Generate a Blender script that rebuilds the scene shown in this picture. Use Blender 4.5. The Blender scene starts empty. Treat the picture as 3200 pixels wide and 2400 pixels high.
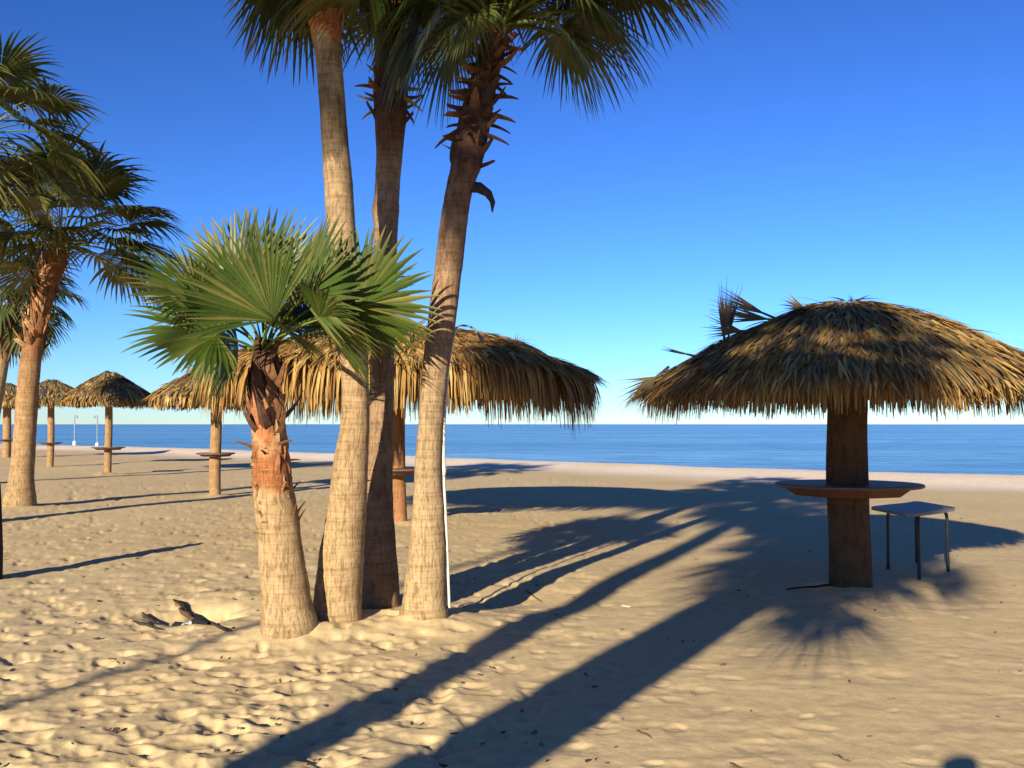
import bpy, math, random
import numpy as np
from mathutils import Vector, Matrix

S = bpy.context.scene
C = S.collection
R_ = math.radians

# ------------------------------------------------------------------ camera
EYE = 1.6                       # eye height (m)
F = 3140.0                      # focal length in pixels of the 3200 x 2400 photograph
PITCH = math.atan(125.0 / F)    # horizon sits 125 px below the picture's centre
cam = bpy.data.cameras.new('camera')
camo = bpy.data.objects.new('camera', cam)
C.objects.link(camo)
S.camera = camo
camo.location = (0, 0, EYE)
camo.rotation_euler = (R_(90) + PITCH, 0, 0)
cam.sensor_width = 36.0
cam.lens = 36.0 * F / 3200.0
cam.clip_start = 0.05
cam.clip_end = 20000

# ------------------------------------------------------------------ sky, sun, exposure
SUN_EL = 17.5
SUN_AZ = 22.5                   # shadows run away from the camera, 22.5 degrees to the right
w = bpy.data.worlds.new('World')
S.world = w
w.use_nodes = True
wn = w.node_tree.nodes
wl = w.node_tree.links
sky = wn.new('ShaderNodeTexSky')
sky.sky_type = 'NISHITA'
sky.sun_disc = False
sky.sun_elevation = R_(SUN_EL)
sky.sun_rotation = R_(180 + SUN_AZ)
sky.air_density = 0.95
sky.dust_density = 0.0
sky.ozone_density = 5.0
bal = wn.new('ShaderNodeMix')            # the camera's cool balance and contrast, the same for the whole sky
bal.data_type = 'RGBA'; bal.blend_type = 'MULTIPLY'
bal.inputs[0].default_value = 1.0
bal.inputs[7].default_value = (0.405, 0.455, 0.545, 1)
gam = wn.new('ShaderNodeGamma')
gam.inputs['Gamma'].default_value = 1.45
wl.new(sky.outputs[0], bal.inputs[6])
wl.new(bal.outputs[2], gam.inputs['Color'])
wl.new(gam.outputs[0], wn['Background'].inputs['Color'])
wn['Background'].inputs['Strength'].default_value = 0.095

sl = bpy.data.lights.new('sun', 'SUN')
so = bpy.data.objects.new('sun', sl)
C.objects.link(so)
sl.energy = 5.0
sl.angle = R_(0.53)
sl.color = (1.0, 0.90, 0.70)
SDIR = Vector((math.sin(R_(SUN_AZ)) * math.cos(R_(SUN_EL)), math.cos(R_(SUN_AZ)) * math.cos(R_(SUN_EL)), -math.sin(R_(SUN_EL))))
so.rotation_euler = SDIR.to_track_quat('-Z', 'Y').to_euler()
so.location = (-12, -30, 15)

vs = S.view_settings
vs.view_transform = 'Standard'
vs.look = 'None'
vs.exposure = 0.97
vs.gamma = 1.0
vs.use_curve_mapping = False

# ------------------------------------------------------------------ helpers
def at(x, y, depth):
    """the point at a given depth (world Y) seen at photograph pixel x, y"""
    u = (x - 1600.0) / F
    v = (1200.0 - y) / F
    Y = math.cos(PITCH) - v * math.sin(PITCH)
    Z = math.sin(PITCH) + v * math.cos(PITCH)
    k = depth / Y
    return Vector((u * k, depth, EYE + Z * k))

def on_ground(x, y):
    u = (x - 1600.0) / F
    v = (1200.0 - y) / F
    Y = math.cos(PITCH) - v * math.sin(PITCH)
    Z = math.sin(PITCH) + v * math.cos(PITCH)
    k = -EYE / Z
    return Vector((u * k, Y * k, 0.0))

def tag(o, label, cat, group=None):
    o['label'] = label
    o['category'] = cat
    if group:
        o['group'] = group
    return o

def thing(name, label, cat, loc=(0, 0, 0), group=None):
    o = bpy.data.objects.new(name, None)
    o.empty_display_size = 0.2
    C.objects.link(o)
    o.location = loc
    return tag(o, label, cat, group)

def link(name, me, parent=None):
    o = bpy.data.objects.new(name, me)
    C.objects.link(o)
    if parent:
        o.parent = parent
    return o

def mesh(name, verts, faces, mat, smooth=True, tint=None):
    me = bpy.data.meshes.new(name)
    me.from_pydata([tuple(v) for v in verts], [], faces)
    for m in (mat if isinstance(mat, (list, tuple)) else [mat]):
        me.materials.append(m)
    if smooth:
        me.polygons.foreach_set('use_smooth', [True] * len(me.polygons))
    if tint is not None:
        a = me.attributes.new('tint', 'FLOAT_COLOR', 'POINT')
        t = np.ones((len(verts), 4), dtype=np.float32)
        t[:, :3] = np.asarray(tint, dtype=np.float32)[:, :3]
        a.data.foreach_set('color', t.ravel())
    me.update()
    return me

class MB:
    """collects shapes into ONE mesh"""
    def __init__(s):
        s.v = []; s.f = []; s.t = []
    def add(s, vs_, fs_, tint=(1, 1, 1)):
        b = len(s.v)
        s.v += [tuple(v) for v in vs_]
        s.f += [tuple(b + i for i in f) for f in fs_]
        if len(tint) == len(vs_) and hasattr(tint[0], '__len__'):
            s.t += [tuple(t) for t in tint]
        else:
            s.t += [tuple(tint)] * len(vs_)
    def tube(s, pts, rads, n=10, tint=(1, 1, 1), cap=True):
        pts = [Vector(p) for p in pts]
        vs_ = []; fs_ = []
        ref = Vector((0.31, 0.95, 0.1))
        for i, p in enumerate(pts):
            t = (pts[min(i + 1, len(pts) - 1)] - pts[max(i - 1, 0)]).normalized()
            a = t.cross(ref)
            if a.length < 0.1:
                a = t.cross(Vector((1, 0, 0)))
            a.normalize(); b = t.cross(a)
            r = rads[i] if hasattr(rads, '__len__') else rads
            for k in range(n):
                q = 2 * math.pi * k / n
                vs_.append(p + (a * math.cos(q) + b * math.sin(q)) * r)
        for i in range(len(pts) - 1):
            for k in range(n):
                k2 = (k + 1) % n
                fs_.append((i * n + k, i * n + k2, (i + 1) * n + k2, (i + 1) * n + k))
        if cap:
            fs_.append(tuple(range(n))[::-1])
            fs_.append(tuple((len(pts) - 1) * n + k for k in range(n)))
        s.add(vs_, fs_, tint)
    def lathe(s, prof, n=32, tint=(1, 1, 1), wob=0, rng=None):
        vs_ = []; fs_ = []
        wb = [1 + (rng.uniform(-wob, wob) if rng else 0) for k in range(n)]
        for r, z in prof:
            for k in range(n):
                q = 2 * math.pi * k / n
                vs_.append((r * wb[k] * math.cos(q), r * wb[k] * math.sin(q), z))
        for i in range(len(prof) - 1):
            for k in range(n):
                k2 = (k + 1) % n
                fs_.append((i * n + k, i * n + k2, (i + 1) * n + k2, (i + 1) * n + k))
        fs_.append(tuple(range(n))[::-1])
        fs_.append(tuple((len(prof) - 1) * n + k for k in range(n)))
        s.add(vs_, fs_, tint)
    def build(s, name, mat, parent=None, smooth=True):
        return link(name, mesh(name, s.v, s.f, mat, smooth, s.t), parent)

def catmull(pts, per):
    """smooth interpolation of rows of numbers"""
    P = [np.array(p, float) for p in pts]
    P = [2 * P[0] - P[1]] + P + [2 * P[-1] - P[-2]]
    out = []
    for i in range(1, len(P) - 2):
        for k in range(per):
            t = k / per
            a, b, c, d = P[i - 1], P[i], P[i + 1], P[i + 2]
            out.append(0.5 * ((2 * b) + (-a + c) * t + (2 * a - 5 * b + 4 * c - d) * t * t + (-a + 3 * b - 3 * c + d) * t ** 3))
    out.append(P[-2])
    return out

# ---- value noise in numpy (for the terrain and the trunks)
def _h(ix, iy, seed):
    n = (ix.astype(np.int64) * 374761393 + iy.astype(np.int64) * 668265263 + seed * 1442695041) & 0xffffffff
    n = ((n ^ (n >> 13)) * 1274126177) & 0xffffffff
    n = n ^ (n >> 16)
    return (n & 0xffff) / 65535.0

def vnoise(x, y, seed=0):
    x = np.asarray(x, float); y = np.asarray(y, float)
    ix = np.floor(x); iy = np.floor(y)
    fx = x - ix; fy = y - iy
    fx = fx * fx * fx * (fx * (fx * 6 - 15) + 10); fy = fy * fy * fy * (fy * (fy * 6 - 15) + 10)
    a = _h(ix, iy, seed); b = _h(ix + 1, iy, seed); c = _h(ix, iy + 1, seed); d = _h(ix + 1, iy + 1, seed)
    return (a + (b - a) * fx) * (1 - fy) + (c + (d - c) * fx) * fy - 0.5

def _h1(ix, iy, seed):
    n = (ix * 374761393 + iy * 668265263 + seed * 1442695041) & 0xffffffff
    n = ((n ^ (n >> 13)) * 1274126177) & 0xffffffff
    return ((n ^ (n >> 16)) & 0xffff) / 65535.0

def vn1(x, y, seed=0):
    """the same noise for a single point"""
    ix = math.floor(x); iy = math.floor(y)
    fx = x - ix; fy = y - iy
    fx = fx * fx * fx * (fx * (fx * 6 - 15) + 10); fy = fy * fy * fy * (fy * (fy * 6 - 15) + 10)
    a = _h1(ix, iy, seed); b = _h1(ix + 1, iy, seed); c = _h1(ix, iy + 1, seed); d = _h1(ix + 1, iy + 1, seed)
    return (a + (b - a) * fx) * (1 - fy) + (c + (d - c) * fx) * fy - 0.5

# ------------------------------------------------------------------ materials
def new_mat(name):
    m = bpy.data.materials.new(name)
    m.use_nodes = True
    nt = m.node_tree
    return m, nt.nodes, nt.links, nt.nodes['Principled BSDF']

def node(n, t, **kw):
    o = n.new(t)
    for k, v in kw.items():
        if k in o.inputs:
            o.inputs[k].default_value = v
        else:
            setattr(o, k, v)
    return o

def ramp(n, l, src, stops):
    r = n.new('ShaderNodeValToRGB')
    e = r.color_ramp.elements
    e[0].position, e[0].color = stops[0][0], (*stops[0][1], 1)
    e[1].position, e[1].color = stops[-1][0], (*stops[-1][1], 1)
    for p, c in stops[1:-1]:
        x = e.new(p); x.color = (*c, 1)
    l.new(src, r.inputs[0])
    return r

def mixc(n, l, kind, a, b, fac=1.0):
    m = n.new('ShaderNodeMix'); m.data_type = 'RGBA'; m.blend_type = kind
    m.inputs[0].default_value = fac
    for s, i in ((a, 6), (b, 7)):
        if hasattr(s, 'is_linked'):
            l.new(s, m.inputs[i])
        else:
            m.inputs[i].default_value = (*s, 1)
    return m.outputs[2]

def coords(n, l, scale=(1, 1, 1), src='Object'):
    t = n.new('ShaderNodeTexCoord')
    m = n.new('ShaderNodeMapping'); m.inputs['Scale'].default_value = scale
    l.new(t.outputs[src], m.inputs['Vector'])
    return m.outputs[0]

def noise(n, l, vec, scale, detail=4.0, rough=0.55):
    t = n.new('ShaderNodeTexNoise')
    t.inputs['Scale'].default_value = scale
    t.inputs['Detail'].default_value = detail
    t.inputs['Roughness'].default_value = rough
    l.new(vec, t.inputs['Vector'])
    return t.outputs['Fac']

def bump(n, l, src, strength, dist, prev=None):
    b = n.new('ShaderNodeBump')
    b.inputs['Strength'].default_value = strength
    b.inputs['Distance'].default_value = dist
    l.new(src, b.inputs['Height'])
    if prev is not None:
        l.new(prev, b.inputs['Normal'])
    return b.outputs[0]

def tint_attr(n):
    a = n.new('ShaderNodeAttribute'); a.attribute_name = 'tint'
    return a.outputs['Color']

def make_sand():
    m, n, l, p = new_mat('sand')
    v = coords(n, l)
    big = noise(n, l, v, 0.35, 3)
    c1 = ramp(n, l, big, [(0.3, (0.58, 0.43, 0.225)), (0.7, (0.64, 0.485, 0.27))])
    mid = noise(n, l, v, 9, 5, 0.65)
    c2 = ramp(n, l, mid, [(0.3, (0.82, 0.81, 0.80)), (0.68, (1.06, 1.05, 1.03))])
    fine = noise(n, l, v, 160, 2, 0.7)
    c3 = ramp(n, l, fine, [(0.3, (0.8, 0.79, 0.78)), (0.7, (1.15, 1.15, 1.15))])
    col = mixc(n, l, 'MULTIPLY', c1.outputs[0], c2.outputs[0])
    col = mixc(n, l, 'MULTIPLY', col, c3.outputs[0])
    col = mixc(n, l, 'MULTIPLY', col, tint_attr(n))
    l.new(col, p.inputs['Base Color'])
    p.inputs['Roughness'].default_value = 0.95
    p.inputs['Specular IOR Level'].default_value = 0.1
    b1 = bump(n, l, noise(n, l, v, 22, 5, 0.65), 0.35, 0.010)
    b2 = bump(n, l, fine, 0.4, 0.003, b1)
    l.new(b2, p.inputs['Normal'])
    return m

def make_water():
    m, n, l, p = new_mat('water')
    v1 = coords(n, l, (0.16, 0.55, 1))
    v2 = coords(n, l, (0.9, 2.1, 1))
    v3 = coords(n, l, (0.012, 0.045, 1))
    n1 = noise(n, l, v1, 1.0, 4, 0.6)
    n2 = noise(n, l, v2, 1.0, 4, 0.6)
    n3 = noise(n, l, v3, 1.0, 3, 0.5)
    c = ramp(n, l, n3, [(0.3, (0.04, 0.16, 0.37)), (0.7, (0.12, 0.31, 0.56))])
    cw = ramp(n, l, n1, [(0.36, (0.5, 0.58, 0.68)), (0.64, (1.7, 1.45, 1.25))])  # light and shade of the wave slopes painted into the base colour
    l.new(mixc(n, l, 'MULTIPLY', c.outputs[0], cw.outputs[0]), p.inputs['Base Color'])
    p.inputs['Roughness'].default_value = 0.25
    p.inputs['IOR'].default_value = 1.33
    b1 = bump(n, l, n1, 1.0, 1.6)
    b2 = bump(n, l, n2, 1.0, 0.35, b1)
    l.new(b2, p.inputs['Normal'])
    return m

def make_leaf(name, transl=0.3, rough=0.42, spec=0.4):
    m, n, l, p = new_mat(name)
    v = coords(n, l)
    nz = noise(n, l, v, 6, 3)
    c2 = ramp(n, l, nz, [(0.3, (0.75, 0.78, 0.7)), (0.7, (1.15, 1.1, 1.05))])
    col = mixc(n, l, 'MULTIPLY', tint_attr(n), c2.outputs[0])
    l.new(col, p.inputs['Base Color'])
    p.inputs['Roughness'].default_value = rough
    p.inputs['Specular IOR Level'].default_value = spec
    tr = n.new('ShaderNodeBsdfTranslucent')
    l.new(col, tr.inputs['Color'])
    mx = n.new('ShaderNodeMixShader')
    mx.inputs[0].default_value = transl
    l.new(p.outputs[0], mx.inputs[1]); l.new(tr.outputs[0], mx.inputs[2])
    l.new(mx.outputs[0], n['Material Output'].inputs['Surface'])
    return m

def make_bark(name, vs=(16, 16, 1.6), ring=0.6, rough=0.9, bs=0.9):
    m, n, l, p = new_mat(name)
    v = coords(n, l, vs)
    wv = n.new('ShaderNodeTexNoise'); wv.inputs['Scale'].default_value = 5.0
    tc = n.new('ShaderNodeTexCoord'); l.new(tc.outputs['Object'], wv.inputs['Vector'])
    ad = n.new('ShaderNodeVectorMath'); ad.operation = 'MULTIPLY_ADD'
    l.new(wv.outputs['Color'], ad.inputs[0]); ad.inputs[1].default_value = (3.0, 3.0, 1.5); l.new(v, ad.inputs[2])
    crack = noise(n, l, ad.outputs[0], 1.0, 6, 0.7)
    v2 = coords(n, l, (2.0, 2.0, 46))
    rings = noise(n, l, v2, 1.0, 4, 0.65)
    v3 = coords(n, l, (1, 1, 1))
    blot = noise(n, l, v3, 7, 6, 0.65)
    ck = ramp(n, l, crack, [(0.30, (0.45, 0.41, 0.37)), (0.48, (0.93, 0.92, 0.91)), (0.7, (1.12, 1.1, 1.08))])
    rg = ramp(n, l, rings, [(0.36, (1 - 0.42 * ring, 1 - 0.46 * ring, 1 - 0.5 * ring)), (0.52, (1.03, 1.02, 1.01))])
    bl = ramp(n, l, blot, [(0.3, (0.72, 0.68, 0.64)), (0.7, (1.18, 1.17, 1.15))])
    col = mixc(n, l, 'MULTIPLY', tint_attr(n), (1.0, 1.0, 1.0))
    col = mixc(n, l, 'MULTIPLY', col, ck.outputs[0], 0.8)
    col = mixc(n, l, 'MULTIPLY', col, rg.outputs[0])
    col = mixc(n, l, 'MULTIPLY', col, bl.outputs[0])
    l.new(col, p.inputs['Base Color'])
    p.inputs['Roughness'].default_value = rough
    p.inputs['Specular IOR Level'].default_value = 0.15
    b1 = bump(n, l, ck.outputs[0], bs, 0.012)
    b2 = bump(n, l, rings, 0.9, 0.012, b1)
    l.new(b2, p.inputs['Normal'])
    return m

def make_plain(name, rough=0.8, spec=0.2, nscale=12.0, amount=0.3, metal=0.0, stretch=(1, 1, 1), bdist=0.004):
    m, n, l, p = new_mat(name)
    v = coords(n, l, stretch)
    nz = noise(n, l, v, nscale, 5, 0.6)
    c2 = ramp(n, l, nz, [(0.3, (1 - amount,) * 3), (0.7, (1 + amount * 0.5,) * 3)])
    col = mixc(n, l, 'MULTIPLY', tint_attr(n), c2.outputs[0])
    l.new(col, p.inputs['Base Color'])
    p.inputs['Roughness'].default_value = rough
    p.inputs['Specular IOR Level'].default_value = spec
    p.inputs['Metallic'].default_value = metal
    l.new(bump(n, l, nz, 0.6, bdist), p.inputs['Normal'])
    return m

M_SAND = make_sand()
M_WATER = make_water()
M_LEAF = make_leaf('palm_leaf')
M_STALK = make_plain('leaf_stalk', 0.55, 0.3, 20, 0.2, 0, (1, 1, 1), 0.002)
M_BARK = make_bark('palm_bark', (46, 46, 7.0), 0.5)
M_BOOT = make_plain('leaf_base', 0.85, 0.15, 30, 0.45, 0, (1, 1, 0.25), 0.006)
M_POST = make_bark('weathered_post', (22, 22, 1.0), 0.15, 0.9, 0.8)
M_THATCH = make_leaf('dry_thatch', 0.12, 0.75, 0.15)
M_SHELL = make_plain('thatch_underside', 0.95, 0.05, 8, 0.4)
M_WOOD = make_plain('painted_wood', 0.6, 0.3, 6, 0.35, 0, (1, 6, 6), 0.003)
M_PIPE = make_plain('white_pipe', 0.45, 0.4, 8, 0.15)
M_METAL = make_plain('dark_tube', 0.5, 0.4, 20, 0.3)
M_DARK = make_plain('charred', 0.9, 0.1, 20, 0.5, 0, (1, 1, 1), 0.008)
M_CLOTH = make_plain('cloth', 0.9, 0.1, 60, 0.1)

# ------------------------------------------------------------------ terrain
SHORE_A, SHORE_B = 41.6, -0.94          # crest of the beach
_sn = math.hypot(1, SHORE_B)
def shore_d(x, y):
    """metres beyond the crest of the beach (positive towards the sea)"""
    return (y - (SHORE_A + SHORE_B * x)) / _sn + 0.9 * vnoise(np.asarray(x) * 0.06, np.asarray(y) * 0.06, 91)

def sstep(a, b, x):
    t = np.clip((x - a) / (b - a), 0, 1)
    return t * t * (3 - 2 * t)

PIT = on_ground(590, 1925)
def g(x, y, cx, cy, rx, ry):
    return np.exp(-((x - cx) / rx) ** 2 - ((y - cy) / ry) ** 2)

def base_h(x, y):
    """terrain height without footprints"""
    x = np.asarray(x, float); y = np.asarray(y, float)
    d = shore_d(x, y)
    r = np.hypot(x, y)
    h = 0.08 * vnoise(x * 0.12, y * 0.12, 1) + 0.035 * vnoise(x * 0.45, y * 0.45, 2)
    h = h + 0.15 * sstep(-3.6, -0.8, d)                       # storm berm facing the land
    h = h - 2.4 * sstep(-0.6, 12.0, d) - 1.0 * sstep(10, 60, d)
    # heaped sand round the palm clump, hollow and spoil left of it
    h = h + 0.07 * g(x, y, -0.6, 8.1, 0.9, 0.5) + 0.05 * g(x, y, -1.6, 7.6, 0.6, 0.4)
    h = h - (0.11 + 0.10 * vnoise(x * 6, y * 6, 61)) * np.exp(-(((x - PIT.x) / 0.40) ** 2 + ((y - PIT.y) / 0.30) ** 2) ** 1.7) + 0.07 * g(x, y, PIT.x + 0.2, PIT.y + 0.75, 0.6, 0.32)
    h = h - 0.06 * g(x, y, 0.05, 9.3, 0.7, 0.6)
    return h

DRIFTS = []
for _x, _y, _d in ((624, 1385, 7.45), (725, 1362, 7.8), (820, 1320, 8.35), (915, 1355, 7.95), (42, 1098, 19.3)):
    _p = at(_x * 3200 / 2212, _y * 3200 / 2212, _d); DRIFTS.append((_p.x, _p.y, 0.34 if _d < 15 else 0.6, 0.055))
for _x, _y in ((2655, 1845), (1264, 1640), (672, 1548), (337, 1480)):
    _p = on_ground(_x, _y); DRIFTS.append((_p.x, _p.y, 0.33, 0.05 if _x != 337 else 0.14))
_base_h = base_h
def base_h(x, y):
    x = np.asarray(x, float); y = np.asarray(y, float)
    h = _base_h(x, y)
    for cx, cy, r, a in DRIFTS:
        h = h + a * g(x, y, cx, cy, r, r) * (1 + 0.9 * vnoise(x * 4, y * 4, 51))
    return h

def gh(x, y):
    return float(base_h(np.array([x]), np.array([y]))[0])

def build_ground():
    rng = np.random.default_rng(7)
    # ring radii: fine where the eye is near the sand
    rr = [0.0, 0.6, 1.2, 1.8, 2.3, 2.7, 3.0, 3.25, 3.5]
    while rr[-1] < 75:
        rr.append(rr[-1] + min(max(rr[-1] ** 2 / 1750.0, 0.012), 0.8))
    while rr[-1] < 9000:
        rr.append(rr[-1] * 1.12)
    rr = np.array(rr)
    core = np.linspace(-33, 33, 1130)
    out = np.concatenate([core, np.linspace(33, 327, 110)[1:-1]])
    th = np.radians(out)                                       # measured from +Y towards +X
    nr, nt = len(rr), len(th)
    X = rr[:, None] * np.sin(th)[None, :]
    Y = rr[:, None] * np.cos(th)[None, :]
    H = base_h(X, Y)
    d = shore_d(X, Y)
    left = sstep(1.2, -1.0, X - 0.12 * (Y - 6))                 # trampled side
    rough = 0.35 + 0.55 * left
    warp = 0.5 * vnoise(X * 1.1, Y * 1.1, 5)
    H += rough * (0.022 * vnoise(X * 1.3 + warp, Y * 1.3, 11) + 0.006 * vnoise(X * 4.5, Y * 4.5 + warp, 12)
                  + 0.0045 * vnoise(X * 9 + 3 * warp, Y * 9, 13) + 0.003 * vnoise(X * 19, Y * 19, 14) + 0.0014 * vnoise(X * 41, Y * 41, 17))
    # soft wind ripples on the smoother side
    H += (1 - left) * (0.007 * vnoise(X * 2.2 + warp * 2, Y * 5.0, 15) + 0.003 * vnoise(X * 7 + warp * 2, Y * 15.0, 16))
    # footprints
    n = 6500
    fr = 4.0 + 26 * rng.random(n) ** 1.6
    ft = np.radians(-31 + 62 * rng.random(n))
    fx = fr * np.sin(ft); fy = fr * np.cos(ft)
    side = sstep(1.2, -1.0, fx - 0.12 * (fy - 6))
    for i in range(n):
        if rng.random() > 0.28 + 0.72 * side[i]:
            continue
        # nothing inside trunks
        a = 0.05 + 0.11 * rng.random(); b = a * rng.uniform(0.42, 0.75)
        dep = (0.006 + 0.021 * rng.random() ** 1.7) * (0.3 + 0.6 * side[i])
        ang = rng.uniform(0, math.pi) if rng.random() < .5 else rng.normal(0.4, 0.5)
        R = a * 2.1
        r0, r1 = np.searchsorted(rr, [fr[i] - R, fr[i] + R])
        dth = math.degrees(R / fr[i])
        c0, c1 = np.searchsorted(core, [math.degrees(ft[i]) - dth, math.degrees(ft[i]) + dth])
        if r1 - r0 < 1 or c1 - c0 < 1:
            continue
        sx = X[r0:r1, c0:c1] - fx[i]; sy = Y[r0:r1, c0:c1] - fy[i]
        u = sx * math.cos(ang) + sy * math.sin(ang); v = -sx * math.sin(ang) + sy * math.cos(ang)
        q = np.sqrt((u / a) ** 2 + (v / b) ** 2) + 0.7 * vnoise(sx * 16 + i, sy * 16, 33)
        H[r0:r1, c0:c1] += dep * (-np.exp(-q ** 4 * 0.9) * (0.8 + 0.5 * u / a) + 0.12 * np.exp(-((q - 1.3) / 0.4) ** 2))
    # paler sand towards the crest of the beach, darker damp strip at the water
    tint = np.ones((nr, nt, 4), dtype=np.float32)
    cr = sstep(-6.5, -3.0, d) + 0.25 * vnoise(X * 0.3, Y * 0.3, 40) * sstep(-6, -2, d)
    tint[..., 0] += 0.32 * cr; tint[..., 1] += 0.46 * cr; tint[..., 2] += 1.1 * cr
    wet = sstep(3.0, 4.5, d)
    tint[..., :3] *= (1 - 0.5 * wet)[..., None]
    idx = np.arange(nr * nt).reshape(nr, nt)
    A = idx[:-1, :]; B = np.roll(idx, -1, axis=1)[:-1, :]; D = idx[1:, :]; E = np.roll(idx, -1, axis=1)[1:, :]
    quads = np.stack([A, D, E, B], axis=-1).reshape(-1, 4)
    me = bpy.data.meshes.new('sand_beach')
    co = np.stack([X, Y, H], axis=-1).reshape(-1, 3).astype(np.float32)
    me.vertices.add(len(co)); me.vertices.foreach_set('co', co.ravel())
    me.loops.add(len(quads) * 4); me.loops.foreach_set('vertex_index', quads.ravel().astype(np.int32))
    me.polygons.add(len(quads))
    me.polygons.foreach_set('loop_start', np.arange(0, len(quads) * 4, 4, dtype=np.int32))
    me.polygons.foreach_set('loop_total', np.full(len(quads), 4, dtype=np.int32))
    me.polygons.foreach_set('use_smooth', np.ones(len(quads), dtype=bool))
    a = me.attributes.new('tint', 'FLOAT_COLOR', 'POINT')
    a.data.foreach_set('color', tint.reshape(-1))
    me.materials.append(M_SAND)
    me.update(calc_edges=True)
    me.validate()
    o = link('sand_beach', me)
    o['kind'] = 'structure'
build_ground()

# sea: one sheet beyond the beach, its near edge under the sand
sv = [(-9000, 30 - SHORE_B * -9000 * -1 + 16, -0.85)]
far = 9000
def shore_pt(x, off):
    return (x, SHORE_A + SHORE_B * x + off, -0.85)
xs = list(np.linspace(-6000, 6000, 9))
sv = [shore_pt(x, 2.0) for x in xs] + [(x + 0.72 * far, SHORE_A + SHORE_B * x + 0.77 * far, -0.85) for x in xs]
sf = [(i, i + 1, len(xs) + i + 1, len(xs) + i) for i in range(len(xs) - 1)]
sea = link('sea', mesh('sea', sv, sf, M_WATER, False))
sea['kind'] = 'structure'

# ------------------------------------------------------------------ palm builder
GREEN = (0.062, 0.098, 0.02)
def frond(rng, base, az, el, Lp, Rb, arc=112, bend=40, tip=0.55, nseg=36, roll=0.0, fold=0.25, green=GREEN, dry=0.0, blade_el=None, split=0.48, stalk_r=0.014, end=None, mdir=None, ndir=None):
    """a fan leaf: (blade mesh data, stalk mesh data). az from +X, el above the horizon, in degrees"""
    a = R_(az); p = Vector(base); e = R_(el)
    pts = [p.copy()]; n = 8
    for i in range(n):
        ee = e - R_(bend) * ((i + 0.5) / n) ** 1.4
        p = p + Vector((math.cos(ee) * math.cos(a), math.cos(ee) * math.sin(a), math.sin(ee))) * (Lp / n)
        pts.append(p.copy())
    m = (pts[-1] - pts[-2]).normalized()
    s = Vector((-math.sin(a), math.cos(a), 0))
    if blade_el is not None:
        be = R_(blade_el)
        m = Vector((math.cos(be) * math.cos(a), math.cos(be) * math.sin(a), math.sin(be)))
    nrm = m.cross(s) * -1
    q = Matrix.Rotation(R_(roll), 3, m)
    s = q @ s; nrm = q @ nrm
    if nrm.z < 0 and abs(roll) < 60:
        nrm = -nrm
    if end is not None:
        b0 = Vector(base); e0 = Vector(end); m = Vector(mdir).normalized()
        c1 = b0 + Vector((0, 0, 1)) * (e0 - b0).length * 0.35
        pts = []
        for i in range(n + 1):
            t = i / n
            pts.append(b0 * (1 - t) ** 2 + c1 * 2 * t * (1 - t) + e0 * t * t)
        s = m.cross(Vector(ndir)).normalized(); nrm = s.cross(m).normalized()
    stalk = MB()
    w0 = stalk_r
    tn = tuple(np.array(green) * np.array((1.9, 1.45, 1.3)))
    stalk.tube(pts, [w0 * 1.7] + [w0 * (1.15 - 0.55 * i / n) for i in range(1, n + 1)], 6, tn, False)
    E = pts[-1]
    bl = MB()
    A = R_(arc)
    ts = [0.02, 0.2, 0.36, split, split + (1 - split) * 0.3, split + (1 - split) * 0.6, split + (1 - split) * 0.82, 1.0]
    base_tip = tip
    for i in range(nseg):
        f = (i + 0.5) / nseg * 2 - 1
        an = f * A + rng.uniform(-0.02, 0.02)
        L = Rb * (0.70 + 0.30 * math.cos(an * 0.75)) * rng.uniform(0.9, 1.06)
        da = A / nseg * 1.04
        dirv = (m * math.cos(an) + s * math.sin(an) + nrm * (fold * abs(math.sin(an)) ** 1.5)).normalized()
        ev = (m * -math.sin(an) + s * math.cos(an))
        tp = base_tip * rng.uniform(0.6, 1.5)
        sw = rng.uniform(-0.06, 0.06)
        br = rng.uniform(0.8, 1.2)
        yel = rng.random() ** 3 * 0.5 + dry
        col = np.array(green) * br * (1 - yel) + np.array((0.28, 0.21, 0.075)) * br * yel
        vs_ = []; tn_ = []
        # droop by turning the segment's direction downward along its length
        P = E.copy(); dv = dirv.copy(); tprev = 0
        wid_s = math.tan(da) * split * L
        for t in ts:
            k = max(0.0, (t - split * 0.8) / (1 - split * 0.8))
            dd = dv + Vector((0, 0, -1)) * (tp * k * 1.6) + Vector((0, 0, -1)) * (base_tip * 0.18 * t) + ev * (sw * k)
            dd.normalize()
            P = P + dd * ((t - tprev) * L)
            tprev = t
            if t <= split:
                wd = math.tan(da) * t * L
            else:
                u = (t - split) / (1 - split)
                wd = wid_s * (1 - u) ** 0.7 * (1 - 0.15 * min(1, u * 4))
            wd = max(wd, 0.0012)
            pl = 0.55 * wd
            vs_ += [P - ev * wd, P + nrm * pl * (1 if i % 2 else -1) * 0 + nrm * -pl, P + ev * wd]
            ct = col * (1 + 0.25 * (0.4 - t)) if t < 0.9 else col * 0.6 + np.array((0.2, 0.15, 0.06)) * 0.4
            tn_ += [tuple(ct)] * 3
        fs_ = []
        for j in range(len(ts) - 1):
            b = j * 3
            fs_ += [(b, b + 1, b + 4, b + 3), (b + 1, b + 2, b + 5, b + 4)]
        bl.add(vs_, fs_, tn_)
    return bl, stalk

def add_frond(parent, rng, *a, **k):
    bl, st = frond(rng, *a, **k)
    o = bl.build('frond', M_LEAF, parent)
    st.build('leaf_stalk', M_STALK, o)
    return o

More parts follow.
